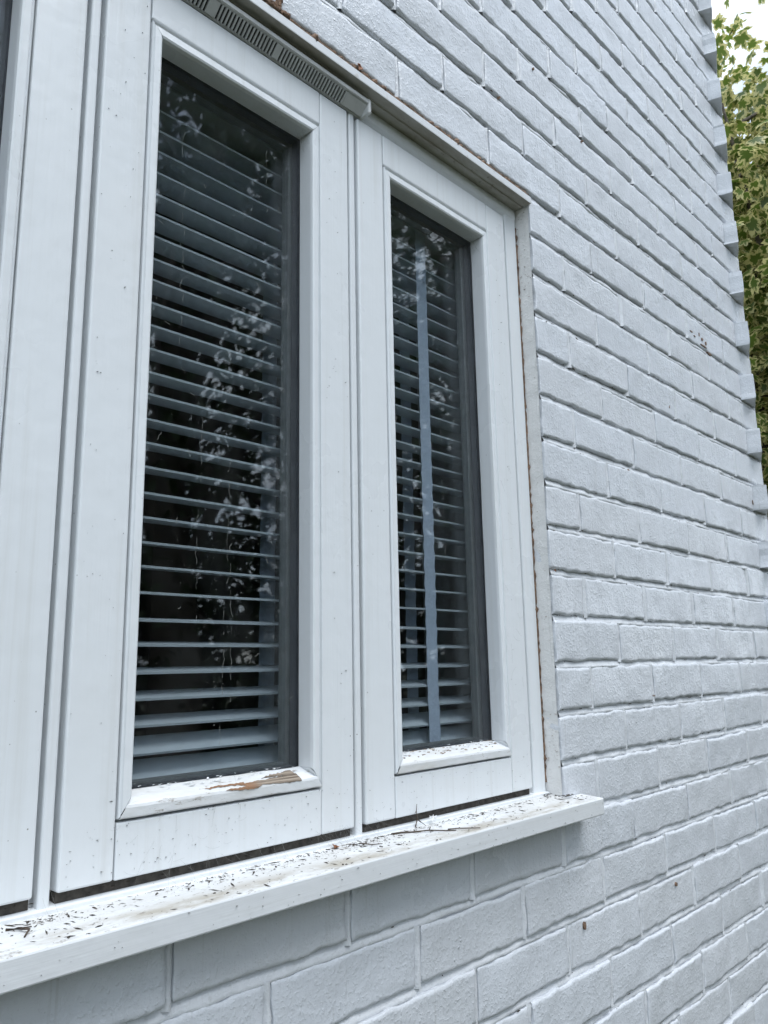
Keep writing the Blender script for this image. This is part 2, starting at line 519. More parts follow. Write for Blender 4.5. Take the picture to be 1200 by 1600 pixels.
# crumbling old mortar in the crack over the window head and beside the frame
def lumpy(pile, path, r0, seed, n=6):
    rr = [max(.0004, r0 * (1 + 1.5 * noise.noise((i * .9, seed, 3)))) for i in range(len(path))]
    v, f = tube_data(path, rr, n); pile.add(v, f)
cr = Pile()
lumpy(cr, [(x, .0015 + .002 * noise.noise((x * 30, 1, 1)), .9738 + .002 * noise.noise((x * 21, 2, 2))) for x in np.arange(-1.2, 0, .006)], .0040, 1)
lumpy(cr, [(-.572 + .003 * noise.noise((z * 90, 3, 3)), -.0005, z) for z in np.arange(.972, 1.03, .004)], .0045, 9)
lumpy(cr, [(x, -.0015, .976 + .003 * noise.noise((x * 70, 2, 2))) for x in np.arange(-.60, -.555, .004)], .004, 12)
lumpy(cr, [(-.0025, .033 + .001 * noise.noise((z * 40, 5, 1)), z) for z in np.arange(-.03, .93, .006)], .0028, 4)
cr2 = cr.build('crumbling_filler', MAT['mud'], wall, True, kind='stuff'); cr2.location = (0, 0, -GZ)
# flaked paint: dark chips on the far bricks
fl = Pile()
for (x, z, w, h) in ((.687, .928, .016, .004), (.706, .922, .009, .003), (.735, .935, .004, .012), (.752, .927, .010, .010), (.775, .923, .005, .011),
                     (.792, .9, .028, .005), (.758, .911, .035, .004), (.985, .55, .006, .012), (.034, -.241, .005, .012), (.36, -.246, .005, .007), (.206, 1.19, .006, .006), (.213, 1.196, .005, .004), (.04, 1.26, .004, .005), (-.08, 1.13, .004, .004), (.52, .70, .004, .006), (.30, .52, .004, .004), (.33, .09, .009, .004)):
    k = 7
    ring = [(x + w * .5 * math.cos(t) * (1 + .5 * noise.noise((t * 2, x * 9, z))), -.0012, z + h * .5 * math.sin(t) * (1 + .5 * noise.noise((t * 2, 4 + x * 9, z)))) for t in np.linspace(0, 2 * math.pi, k, endpoint=False)]
    fl.add(ring + [(p[0], .004, p[2]) for p in ring], [tuple(range(k))] + [(i, (i + 1) % k, k + (i + 1) % k, k + i) for i in range(k)])
f2 = fl.build('bare_chips', MAT['mud'], wall, kind='stuff'); f2.location = (0, 0, -GZ)

jg = Pile(); jr = random.Random(21)
for _ in range(520):
    rr_ = jr.randint(-7, 30); x = jr.uniform(-.5 if rr_ > 12 or rr_ < -1 else .005, 1.05)
    L = jr.choice((.0012, .002, .003, .005, .009)); z = rr_ * C + jr.choice((.0048, .0052, -.005)) + jr.uniform(-.0008, .0008)
    y = -.0002 + jr.uniform(0, .004)
    pts = [(x + L * t, y + jr.uniform(-.0005, .0005), z + jr.uniform(-.0006, .0006)) for t in (0, .35, .7, 1)]
    v, f = tube_data(pts, [.0003, jr.uniform(.0004, .0011), jr.uniform(.0004, .0009), .0003], 4); jg.add(v, f)
jo = jg.build('joint_grime', MAT['crumb'], wall, kind='stuff'); jo.location = (0, 0, -GZ)

# ------------------------------------------------------------------ room behind the window (plastered shell and flat roof)
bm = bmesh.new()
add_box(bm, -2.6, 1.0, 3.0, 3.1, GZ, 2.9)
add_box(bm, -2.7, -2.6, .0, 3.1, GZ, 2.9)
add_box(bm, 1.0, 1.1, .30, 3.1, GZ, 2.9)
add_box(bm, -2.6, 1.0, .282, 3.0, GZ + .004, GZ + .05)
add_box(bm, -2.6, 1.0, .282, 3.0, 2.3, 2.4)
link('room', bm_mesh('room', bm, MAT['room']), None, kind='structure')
box('roof', None, MAT['roof'], -2.75, 1.02, .0, 3.3, 3.0 + .004, 3.12, kind='structure')

# ------------------------------------------------------------------ the window
win = empty('casement_window', (-.6, 0, 0), None, label='white painted timber casement window with flaking paint, set in the brick wall', category='window', kind='thing')
J = MAT['join']
def wp(o):
    o.parent = win; o.location = (.6, 0, 0); return o
ZT, ZB = .926, -.033
YS = .026
# fixed frame
fr = empty('window_frame', (.6, 0, 0), win)
box('jamb', fr, J, -.0375, -.004, .031, .115, -.05, .957, .0025)
box('jamb', fr, J, -.046, -.0370, .047, .114, -.049, .9299)
box('jamb', fr, J, XL + .004, -1.165, .031, .115, -.05, .957, .0025)
prism('head', fr, J, [(.030, .957), (.030, .940), (.034, .9335), (.041, .930), (.115, .930), (.115, .957)], XL + .0045, -.0045, bev=.0012)
for xa, xb in ((-.4265, -.4065), (-.804, -.783)):
    m_ = (xa + xb) / 2
    box('mullion', fr, J, m_ - .0053, m_ + .0053, .0275, .06, -.046, .930, .0028, 3)
    box('mullion', fr, J, m_ - .0095, m_ + .0095, .044, .115, -.042, .9298)
prism('cill_rail', fr, J, [(.0245, -.0545), (.0245, -.0435), (.042, -.0418), (.115, -.043), (.115, -.0545)], XL + .0045, -.0046, bev=.001)
# shade of the gap under the sashes painted as dark blocks, also grubby
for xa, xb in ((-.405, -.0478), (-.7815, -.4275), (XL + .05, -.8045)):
    box('gap_shade_fill', fr, MAT['gap'], xa, xb, .033, .080, -.0425, -.0337)
# timber board closing the reveal above the head, its front edge flush with the bricks
prism('drip_board', win, MAT['grubby_shade'], [(-.0035, .9575), (-.0035, .9705), (.029, .9705), (.12, .9705), (.12, .9576), (.031, .9576), (.0155, .9576), (.0145, .9600), (.010, .9600), (.009, .9575)],
      XL + .001, -.0012, bev=.0008).location = (.6, 0, 0)
sil = prism('sill', win, MAT['sill'], [(-.0415, -.0765), (-.0415, -.0522), (.0, -.0495), (.12, -.0465), (.12, -.0765)], -1.26, -.0004, bev=.0)
sil.location = (.6, 0, 0)
# the sill with its horns in one piece
bm = bmesh.new()
def ext(prof, a0, a1):
    n = len(prof)
    v = [bm.verts.new((a, u, w)) for a in (a0, a1) for u, w in prof]
    for f in [tuple(range(n)), tuple(range(n, 2 * n))] + [(i, (i + 1) % n, n + (i + 1) % n, n + i) for i in range(n)]:
        bm.faces.new([v[i] for i in f])
ext([(-.0415, -.0765), (-.0415, -.0522), (-.0008, -.0495), (-.0008, -.0765)], -1.255, .0434)
bmesh.ops.bevel(bm, geom=bm.edges[:], offset=.0018, segments=2, affect='EDGES', profile=.5)
ext([(-.0015, -.0768), (-.0015, -.0497), (.0246, -.0476), (.112, -.0478), (.112, -.0768)], XL + .0015, -.0015)
old = sil.data; sil.data = bm_mesh('sill', bm, MAT['sill']); bpy.data.meshes.remove(old)

ST, BD = .052, .0145                      # stile width, glazing bead width
def sash(x0, x1, peel=False):
    s = empty('sash', (.6, 0, 0), win)
    zb0, zt0 = .0190, .8755               # outer edge of the beads
    zo0, zo1 = .0415, .8585               # daylight opening
    y0, y1 = YS, .082
    g = .0006
    box('stile', s, J, x0, x0 + ST - g, y0, y1, ZB, ZT, .0022)
    box('stile', s, J, x1 - ST + g, x1, y0, y1, ZB, ZT, .0022)
    box('top_rail', s, J, x0 + ST + g, x1 - ST - g, y0, y1, zt0 + .0022, ZT, .0014)
    box('bottom_rail', s, J, x0 + ST + g, x1 - ST - g, y0, y1, ZB, zb0 - .0022, .0014)
    xa, xb = x0 + ST, x1 - ST             # bead ring: profile swept round the opening with mitred corners
    oa, ob = xa + BD, xb - BD
    # profile points: (t, y), t = 0 at outer edge, 1 at the opening
    side = [(0.0, .034), (0.06, .0262), (0.16, .0242), (.22, .0258), (.30, .0246), (.80, .0240), (.93, .0252), (1.0, .0290), (1.0, .0500)]
    bot = [(0.0, .034), (0.03, .0252), (0.10, .0236), (.45, .0232), (.56, .0240), (.62, .0262), (.80, .034), (1.0, .0470), (1.0, .0505)]
    def bead(kind):
        pr = bot if kind == 'b' else side
        a, b = [], []
        for t, y in pr:
            if kind == 'l': X = xa + .0008 + t * (oa - xa - .0008); a.append((X, y, zb0 + t * (zo0 - zb0))); b.append((X, y, zt0 - t * (zt0 - zo1)))
            if kind == 'r': X = xb - .0008 - t * (xb - ob - .0008); a.append((X, y, zb0 + t * (zo0 - zb0))); b.append((X, y, zt0 - t * (zt0 - zo1)))
            if kind == 't': Z = zt0 - t * (zt0 - zo1); a.append((xa + .0008 + t * (oa - xa), y, Z)); b.append((xb - .0008 - t * (xb - ob), y, Z))
            if kind == 'b': Z = zb0 + t * (zo0 - zb0); a.append((xa + .0008 + t * (oa - xa), y, Z)); b.append((xb - .0008 - t * (xb - ob), y, Z))
        # close the profile at the back
        n = len(a)
        nseg = 40
        vs = []
        for i in range(nseg + 1):
            f = i / nseg
            for p, q in zip(a, b):
                v = Vector(p).lerp(Vector(q), f)
                wob = .00035 * noise.noise((v.x * 35, v.y * 50, v.z * 35))
                vs.append((v.x, v.y + wob, v.z + (.0005 * noise.noise((v.x * 60, 3, v.z * 9)) if kind == 'b' else 0)))
        fs = [(i * n + j, i * n + j + 1, (i + 1) * n + j + 1, (i + 1) * n + j) for i in range(nseg) for j in range(n - 1)]
        if kind in 'lr':                  # close the mitre down to the sloping bottom bead
            q0 = len(vs)
            for t, y in bot:
                X = (xa + .0008 + t * (oa - xa)) if kind == 'l' else (xb - .0008 - t * (xb - ob))
                vs.append((X, y, zb0 + t * (zo0 - zb0) - .0002))
            for t, y in side:
                X = (xa + .0008 + t * (oa - xa)) if kind == 'l' else (xb - .0008 - t * (xb - ob))
                yy = float(np.interp(t, [q[0] for q in side[:-1]], [q[1] for q in side[:-1]]))
                vs.append((X, yy, zb0 + t * (zo0 - zb0)))
            for j in range(3, len(bot) - 1):
                tb0, tb1 = bot[j][0], bot[j + 1][0]
                w0 = len(vs)
                for tt in (tb0, tb1):
                    X = (xa + .0008 + tt * (oa - xa)) if kind == 'l' else (xb - .0008 - tt * (xb - ob))
                    yy = float(np.interp(tt, [q[0] for q in side[:-1]], [q[1] for q in side[:-1]]))
                    vs.append((X, yy, zb0 + tt * (zo0 - zb0)))
                fs.append((q0 + j, q0 + j + 1, w0 + 1, w0))
        bmm = bmesh.new(); bv = [bmm.verts.new(v) for v in vs]
        for f in fs:
            try: bmm.faces.new([bv[i] for i in f])
            except ValueError: pass
        bmesh.ops.delete(bmm, geom=[v for v in bmm.verts if not v.link_faces], context='VERTS')
        return link('glazing_bead', bm_mesh('glazing_bead', bmm, MAT['dbead'] if kind == 'b' else J), s)
    for kd in 'lrtb': bead(kd)
    # double glazing: outer pane, dark spacer, bright spacer edge, inner pane
    box('glass_pane', s, MAT['glass'], oa - .006, ob + .006, .0500, .0540, zo0 - .006, zo1 + .006)
    box('glass_pane', s, MAT['glass'], oa - .006, ob + .006,   .0660, .0700, zo0 - .006, zo1 + .006)
    def ring(name, mat, ya, yb, inset, th):
        bmm = bmesh.new()
        add_box(bmm, oa + inset - th, oa + inset, ya, yb, zo0 + inset - th, zo1 - inset + th)
        add_box(bmm, ob - inset, ob - inset + th, ya, yb, zo0 + inset - th, zo1 - inset + th)
        add_box(bmm, oa + inset, ob - inset, ya, yb, zo1 - inset, zo1 - inset + th)
        add_box(bmm, oa + inset, ob - inset, ya, yb, zo0 + inset - th, zo0 + inset)
        link(name, bm_mesh(name, bmm, mat), s)
    ring('spacer_bar', MAT['spacer'], .0545, .0655, .001, .006)
    ring('inner_gasket', MAT['alu'], .0705, .0830, .004, .012)
    return s
s1 = sash(-.783, -.4265); s2 = sash(-.4065, -.0485); s3 = sash(-1.161, -.804)
s1['label'] = 'tall sash with a strip of bare wood along its bottom bead'

# paint gone from the bottom bead of the near sash
def patch(pts, mat, name, par):
    n = len(pts); c = [sum(p[i] for p in pts) / n for i in range(3)]
    return par.add(pts + [tuple(c)], [(i, (i + 1) % n, n) for i in range(n)])
pp = Pile()
n = 46
def yb(t):
    pr = [(0.0, .034), (0.03, .0252), (0.10, .0236), (.45, .0232), (.56, .0240), (.62, .0262), (.80, .034), (1.0, .0470)]
    return float(np.interp(t, [q[0] for q in pr], [q[1] for q in pr]))
for (xa, xb, tl, tr0, tr1, sd) in ((-.592, -.511, .66, .46, .80, 1), (-.612, -.566, .56, .42, .62, 2), (-.640, -.585, .72, .68, .76, 3), (-.560, -.513, .80, .78, .93, 4)):
    rows_ = []
    for i in range(n + 1):
        f = i / n; x = xa + (xb - xa) * f
        w = f ** .6
        t0 = tl + (tr0 - tl) * w + .045 * noise.noise((x * 90, sd, 1)) + .03 * noise.noise((x * 300, sd, 4))
        t1 = tl + (tr1 - tl) * w + .045 * noise.noise((x * 80, sd, 7)) + .03 * noise.noise((x * 260, sd, 9))
        if sd == 2 and f > .8: t0 += (f - .8) * .6
        rows_.append([(x, yb(t) - .0004 - .0002 * sd, .019 + t * .0225 + .0003) for t in np.linspace(min(t0, t1), max(t0, t1), 7)])
    pp.add([p for row in rows_ for p in row], [(i * 7 + j, i * 7 + j + 1, (i + 1) * 7 + j + 1, (i + 1) * 7 + j) for i in range(n) for j in range(6)])
pp.build('bare_wood', MAT['wood'], s1, label='bare weathered wood where the paint has come off')
# loose flakes along the bottom beads
def flakes(s, x0, x1, num, seed):
    r = random.Random(seed); p = Pile()
    for _ in range(num):
        x = r.uniform(x0, x1); y = r.uniform(.036, .049); z = .019 + .0225 * (.80 + (y - .034) / .013 * .2) + .0015
        a = r.uniform(0, 6.28); w = r.uniform(.0008, .004); h = w * r.uniform(.3, .7)
        q = [(x + w * math.cos(a + t) * (1 if i % 2 else .6), y + h * math.sin(a + t) * .6, z + r.uniform(-.0003, .0012)) for i, t in enumerate((0, 1.2, 2.3, 3.4, 4.6, 5.4))]
        p.add(q, [tuple(range(6))])
    return p
flakes(s1, -.71, -.5, 60, 1).build('paint_flakes', J, s1, kind='stuff')
flakes(s2, -.335, -.118, 50, 2).build('paint_flakes', J, s2, kind='stuff')
cr = random.Random(5)
dk = Pile()
for _ in range(70):
    x = cr.uniform(-.335, -.118); y = cr.uniform(.030, .0485); t = .70 + (y - .030) / .0185 * .28; z = .019 + .0225 * t + .0004
    w = cr.uniform(.0006, .0045); h = cr.uniform(.0004, .0011)
    dk.add([(x - w, y - h, z), (x + w, y - h * .4, z), (x + w * .8, y + h, z + .0012), (x - w * .7, y + h, z + .0012)], [(0, 1, 2, 3)])
dk.build('grime_marks', MAT['wood'], s2, kind='stuff')

# trickle vent over the near sash
vt = empty('trickle_vent', (.6, 0, 0), win)
VX0, VX1 = -1.03, -.400
prism('vent_body', vt, MAT['vent'], [(.029, .9280), (.0262, .9274), (.0250, .9280), (.0240, .9380), (.0125, .9412), (.0105, .9412), (.0070, .9420), (.0070, .9476), (.009, .9492), (.029, .9492)], VX0, VX1, bev=.0006)
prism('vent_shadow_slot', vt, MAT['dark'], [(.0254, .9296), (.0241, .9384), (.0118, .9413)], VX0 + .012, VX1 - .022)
def vface(t, out=0.0):                       # point on the slanted grille: t 0 low/back, 1 high/front
    y = .0246 - t * .0142 - out * .7; z = .9284 + t * .0128 - out * .7; return y, z
def vbar(x, w, name='vent_bar', t0=.04, t1=.97):
    y0, z0 = vface(t0); y1, z1 = vface(t1)
    th = .0012
    v = []
    for xx in (x - w / 2, x + w / 2):
        v += [(xx, y0 - th, z0 - th), (xx, y1 - th, z1 - th), (xx, y1 + th, z1 + th), (xx, y0 + th, z0 + th)]
    return v, [(0, 1, 2, 3), (4, 5, 6, 7), (0, 1, 5, 4), (1, 2, 6, 5), (2, 3, 7, 6), (3, 0, 4, 7)]
v, f = vbar(0, .0021)
bar_me = mesh('vent_bar', v, f, MAT['vent'])
groups = [(-.442, -.556), (-.563, -.652), (-.664, -.770), (-.778, -.885), (-.893, -1.0)]
for a, b in groups:
    k = int((a - b) / .0050)
    for i in range(k + 1):
        o = link('vent_bar', bar_me, vt); o.location = (a - i * (a - b) / k, 0, 0)
for a, b in [(-.402, -.4405)] + [(groups[i][1] - .001, groups[i + 1][0] + .001) for i in range(4)]:
    v, f = vbar((a + b) / 2, a - b)
    link('vent_clip', mesh('vent_clip', v, f, MAT['vent']), vt)
box('vent_end_cap', vt, MAT['vent'], -.4025, -.3965, .0064, .0285, .9266, .9496, .0022)
for zz in (.9300, .9390):
    v, f = tube_data([(-.415 - 0, vface(0)[0] - .0008, zz), (-1.0, vface(0)[0] - .0008, zz)], .0004)
# ------------------------------------------------------------------ venetian blind behind the glass
bl = empty('venetian_blind', (-.6, .118, .03), None, label='pale slatted venetian blind with cloth tapes hanging inside the window', category='blind')
OFF = Vector((.6, -.118, -.03))
def slat_mesh(depth, th, crown):
    n = 8; prof = []
    for i in range(n + 1):
        t = i / n; prof.append((t * depth, crown * math.sin(math.pi * t) + th / 2))
    for i in range(n, -1, -1):
        t = i / n; prof.append((t * depth, crown * math.sin(math.pi * t) - th / 2))
    x0, x1 = -1.165, -.043
    k = len(prof); vs = [(x, y, z) for x in (x0, x1) for y, z in prof]
    fs = [tuple(range(k)), tuple(range(2 * k - 1, k - 1, -1))] + [(i, (i + 1) % k, k + (i + 1) % k, k + i) for i in range(k)]
    bmm = bmesh.new(); bv = [bmm.verts.new(v) for v in vs]
    for f in fs: bmm.faces.new([bv[i] for i in f])
    return bm_mesh('slat', bmm, MAT['slat'])
sm = slat_mesh(.038, .0026, .0006)
TB = [24, 13, 11, 8, 7, 6.5]
sr = random.Random(11)
NS = 28
for i in range(NS):
    o = link('slat', sm, bl)
    t = TB[i] if i < len(TB) else 5.7 + sr.uniform(-1.2, 1.2)
    o.location = OFF + Vector((0, .100, .067 + .0283 * i + sr.uniform(-.0008, .0008)))
    o.rotation_euler = (R(t), R(sr.uniform(-.06, .06)), 0)
o = link('bottom_rail', slat_mesh(.040, .010, .0), bl); o.location = OFF + Vector((0, .101, .030)); o.rotation_euler = (R(40), 0, 0)
box('headrail', bl, MAT['slat'], -1.165, -.043, .098, .140, .865, .905, .002).location = OFF
for xc in (-.1905, -.4715, -.7525, -1.0335):
    for yy in (.0985, .1392):
        rows = []
        n = 58
        vs, fs = [], []
        for i in range(n + 1):
            z = .030 + (.868 - .030) * i / n
            dy = .0009 * math.sin(i * math.pi * 2 / 2.05)
            if yy > .12: z += .003
            if z < .1 and yy < .12: dy -= .001
            for xx in (-.0125, -.004, .004, .0125):
                vs.append((xc + xx + .0003 * noise.noise((xc * 9, z * 30, 2)), yy + dy, z))
        fs = [(i * 4 + j, i * 4 + j + 1, (i + 1) * 4 + j + 1, (i + 1) * 4 + j) for i in range(n) for j in range(3)]
        link('ladder_tape', mesh('ladder_tape', vs, fs, MAT['tape'], True), bl).location = OFF
# inner window board
box('window_board', None, MAT['slat'], -1.2, -.01, .116, .30, -.03, -.005, .003, kind='structure')

# ------------------------------------------------------------------ dirt, webs and litter
lit = Pile(); r = random.Random(3)
def crumb(p, x, y, z, s, el=1.0):
    a = r.uniform(0, 6.28); ca, sa = math.cos(a), math.sin(a)
    pts = []
    for (u, v, w) in ((1, 0, 0), (-1, .2, 0), (0, .8, 0), (.1, -.8, 0), (0, 0, .7), (.2, .1, -.5)):
        u, v, w = u * s * el * r.uniform(.6, 1.3), v * s * r.uniform(.5, 1.2), w * s * r.uniform(.4, 1.1)
        pts.append((x + u * ca - v * sa, y + u * sa + v * ca, z + w * .6))
    p.add(pts, [(0, 2, 4), (2, 1, 4), (1, 3, 4), (3, 0, 4), (2, 0, 5), (1, 2, 5), (3, 1, 5), (0, 3, 5)])
def sill_z(y): return -.0522 + (y + .0415) / .066 * .0042
for _ in range(950):
    x = r.uniform(-.95, .03)
    if r.random() < .55: x = r.gauss(-.42, .09) if r.random() < .5 else r.choice((r.gauss(-.63, .05), r.gauss(-.80, .02), r.gauss(-.22, .05)))
    y = (r.uniform(-.037, .021) if r.random() < .4 else min(.022, .022 - abs(r.gauss(0, .009)))) if x < -.004 else r.uniform(-.03, -.004)
    if x > .038: continue
    crumb(lit, x, y, sill_z(y) + .0004, r.choice((.0005, .0006, .0008, .0011, .0018)), r.choice((1, 1.3, 1.6, 2.5, 4)))
for _ in range(420):                      # packed under the sash edges
    x = r.uniform(-.95, -.05)
    crumb(lit, x, r.uniform(.030, .045), -.040 + r.uniform(0, .004), r.uniform(.0006, .0022), r.choice((1, 2)))
for _ in range(50):
    x = r.gauss(-.005, .008); crumb(lit, min(x, .03), r.uniform(-.012, .025) if x < -.004 else r.uniform(-.012, -.003), -.046, r.uniform(.0008, .0026), 1.5)
lit.build('sill_debris', MAT['crumb'], None, kind='stuff', label='dark crumbs and plant bits scattered on the white sill', category='debris')

fly = Pile()                              # specks stuck to the painted faces
for _ in range(460):
    q = r.random()
    if q < .45: x, z, y = r.uniform(-.78, -.05), r.uniform(-.03, .018), YS - .0003
    elif q < .75: x, z, y = r.choice((r.uniform(-.47, -.43), r.uniform(-.095, -.05), r.uniform(-.78, -.735))), r.uniform(-.03, .9), YS - .0003
    else: x, z, y = r.uniform(-.95, .04), r.uniform(-.075, -.054), -.0418
    crumb(fly, x, y, z, r.choice((.0004, .0005, .0007, .0010)), r.choice((1, 1, 2)))
fly.build('fly_specks', MAT['crumb'], None, kind='stuff', label='dark specks stuck to the white paintwork', category='specks')

gd = Pile()                               # dried droplets and dust runs on the outer panes
def drip(x, z0, z1, y=.0497, rad=.00013):
    pts = []; xx = x; z = z0
    while z > z1:
        pts.append((xx, y, z)); z -= r.uniform(.002, .006); xx += r.gauss(0, .0010)
    i = 0
    while i < len(pts) - 2:
        j = min(len(pts), i + r.randint(3, 9))
        if j - i > 2:
            v, f = tube_data(pts[i:j], [rad * r.uniform(.4, 1.5) for _ in pts[i:j]], 4); gd.add(v, f)
        i = j + r.randint(0, 7)
for x0, x1, k in ((-.70, -.505, 7), (-.33, -.13, 3)):
    for _ in range(k):
        zt = r.uniform(.25, .82); drip(r.uniform(x0, x1), zt, zt - r.uniform(.05, .3))
    for _ in range(800 if x0 < -.5 else 260):
        x, z = r.uniform(x0 - .005, x1 + .005), r.choice((r.uniform(.045, .85), r.uniform(.045, .30), r.uniform(.70, .85)))
        crumb(gd, x, .0498, z, r.choice((.0003, .0004, .0005, .0008)), r.choice((1, 1, 1.6)))
    for _ in range(26 if x0 < -.5 else 8):
        x, z = r.uniform(x0, x1), r.uniform(.045, .75)
        a = r.uniform(-1.2, 1.2)
        pts = [(x + t * math.sin(a) + .0008 * math.sin(t * 900), .0497, z + t * math.cos(a)) for t in np.linspace(0, r.uniform(.003, .011), 6)]
        v, f = tube_data(pts, .0002, 4); gd.add(v, f)
for xs_, zt_, zb_ in ((-.512, .835, .70), (-.70, .80, .75), (-.60, .70, .55)):
    z = zt_; x = xs_
    while z > zb_:
        crumb(gd, x, .0496, z, r.choice((.0005, .0008, .0011)), 1); z -= r.uniform(.0025, .007); x += r.gauss(.0004, .0006)
gd.build('glass_grime', MAT['web'], None, kind='stuff', label='dried runs and dust specks on the window panes', category='grime')

rg = Pile()                               # dirt caught on the cheek of the opening
for _ in range(150):
    z = r.choice((r.uniform(-.04, .06), r.uniform(.80, .95), r.uniform(-.04, .95), round(r.uniform(0, 12)) * C + r.gauss(0, .004)))
    crumb(rg, -.0022, r.uniform(.006, .030), z, r.choice((.0004, .0006, .0009, .0014)), r.choice((1, 1, 2)))
rgo = rg.build('cheek_dirt', MAT['mud'], wall, kind='stuff'); rgo.location = (0, 0, -GZ)
wb = Pile()                               # cobweb threads
def thread(a, b, sag=.1, rad=.00006):
    a, b = Vector(a), Vector(b); d = (b - a).length
    pts = [a.lerp(b, t) + Vector((0, 0, -sag * d * 4 * t * (1 - t))) for t in np.linspace(0, 1, 7)]
    v, f = tube_data(pts, rad, 3); wb.add(v, f)
for _ in range(50):
    x = r.choice((r.gauss(-.63, .05), r.gauss(-.44, .04), r.uniform(-.95, -.05)))
    thread((x, YS - .001, r.uniform(-.034, -.026)), (x + r.gauss(0, .03), r.uniform(-.005, .022), sill_z(.0) + .001), r.uniform(0, .2))
for _ in range(45):
    x = r.choice((r.gauss(-.66, .04), r.gauss(-.08, .015)))
    z = r.uniform(-.03, .018) if x < -.2 else r.uniform(.1, .6)
    thread((x, YS - .0005, z), (x + r.gauss(0, .012), YS - .0006, z + r.gauss(0, .012)), r.uniform(-.3, .3), .00005)
for _ in range(14):
    thread((-.4985 - r.uniform(0, .02), r.uniform(.03, .048), .858), (-.4985, r.uniform(.03, .049), .858 - r.uniform(.005, .03)), .1)
    thread((-.118 - r.uniform(0, .02), r.uniform(.03, .048), .858), (-.1165, r.uniform(.03, .049), .858 - r.uniform(.005, .03)), .1)
wb.build('cobwebs', MAT['web'], None, kind='stuff', label='dusty cobweb threads under the sashes and in the glazing corners', category='cobweb')

def twig(label, pts, rad, side=()):
    p = Pile(); rr = np.linspace(rad, rad * .5, len(pts))
    v, f = tube_data(pts, list(rr), 6); p.add(v, f)
    for a, b in side:
        v, f = tube_data([pts[a], b], [rad * .7, rad * .35], 5); p.add(v, f)
    o = p.build('twig', MAT['twig'], None, True, label=label, category='twig', group='bits of twig on the sill')
    return o
def sp(x, y, h=.001): return (x, y, sill_z(y) + h)
twig('longest thin brown twig lying across the sill under the far sash', [sp(-.372, .018), sp(-.36, .012, .002), sp(-.345, .008), sp(-.327, -.004, .0025), sp(-.306, -.015, .001), sp(-.296, -.022)], .0012, [(2, sp(-.343, -.004, .003)), (3, sp(-.315, .004, .003))])
twig('short straight twig near the front edge of the sill', [sp(-.300, -.012), sp(-.288, -.018, .0015), sp(-.268, -.030), sp(-.262, -.034)], .0008)
twig('forked dry stem standing in the gap under the far sash', [(-.322, .023, -.047), (-.3205, .021, -.038), (-.3215, .0215, -.028), (-.319, .0225, -.020)], .0008, [(1, (-.315, .020, -.043)), (2, (-.327, .019, -.030)), (0, (-.331, .012, -.046)), (1, (-.312, .014, -.0465))])
twig('curled twig scrap on the sill below the near mullion', [sp(-.83, .012), sp(-.822, .005, .002), sp(-.818, -.004, .003), sp(-.825, -.012, .001)], .0013, [(1, sp(-.812, .006, .001))])
twig('bent twig scrap in the middle of the sill', [sp(-.442, .014), sp(-.436, .006, .003), sp(-.424, .000, .001), sp(-.415, -.008, .002)], .0009, [(2, sp(-.43, -.006, .002))])
def leaf(name, label, loc, rot, size, mat, cat='leaf'):
    pts, fs = [], []
    n = 7
    for i in range(n + 1):
        t = i / n; w = math.sin(math.pi * min(1, t * .93 + .05)) * .42
        for j in (-1, -.5, 0, .5, 1):
            pts.append((t * size, j * w * size, .25 * size * (abs(j) ** 2) * (.6 + .6 * t) + .12 * size * math.sin(t * 5)))
    fs = [(i * 5 + j, i * 5 + j + 1, (i + 1) * 5 + j + 1, (i + 1) * 5 + j) for i in range(n) for j in range(4)]
    fs += []
    o = link(name, mesh(name, pts, fs, mat, True), None, label=label, category=cat)
    md = o.modifiers.new('thick', 'SOLIDIFY'); md.thickness = .0004
    o.location = loc; o.rotation_euler = rot
    return o
leaf('dead_leaf', 'curled brown leaf scrap caught in the crack above the vent', (-.432, -.002, .972), (R(70), R(-70), R(20)), .013, MAT['rust'])
leaf('dead_leaf', 'small reddish brown leaf scrap at the back of the sill', sp(-.470, .014, .001), (R(15), 0, R(40)), .011, MAT['rust'])
leaf('dead_leaf', 'tiny rust brown scrap on the brick edge beside the frame', (.004, -.001, .302), (R(80), R(10), 0), .006, MAT['rust'])
fp = Pile()
for i in range(26):
    a = Vector((-.292, .019, -.042)); d = Vector((r.gauss(0, 1), r.gauss(0, .6), abs(r.gauss(0, 1)))).normalized() * r.uniform(.004, .008)
    v, f = tube_data([a, a + d * .6, a + d + Vector((.001, 0, -.001))], .00045, 4); fp.add(v, f)
fp.build('seed_fluff', MAT['fluff'], None, label='tuft of white fluff at the back of the sill', category='fluff')

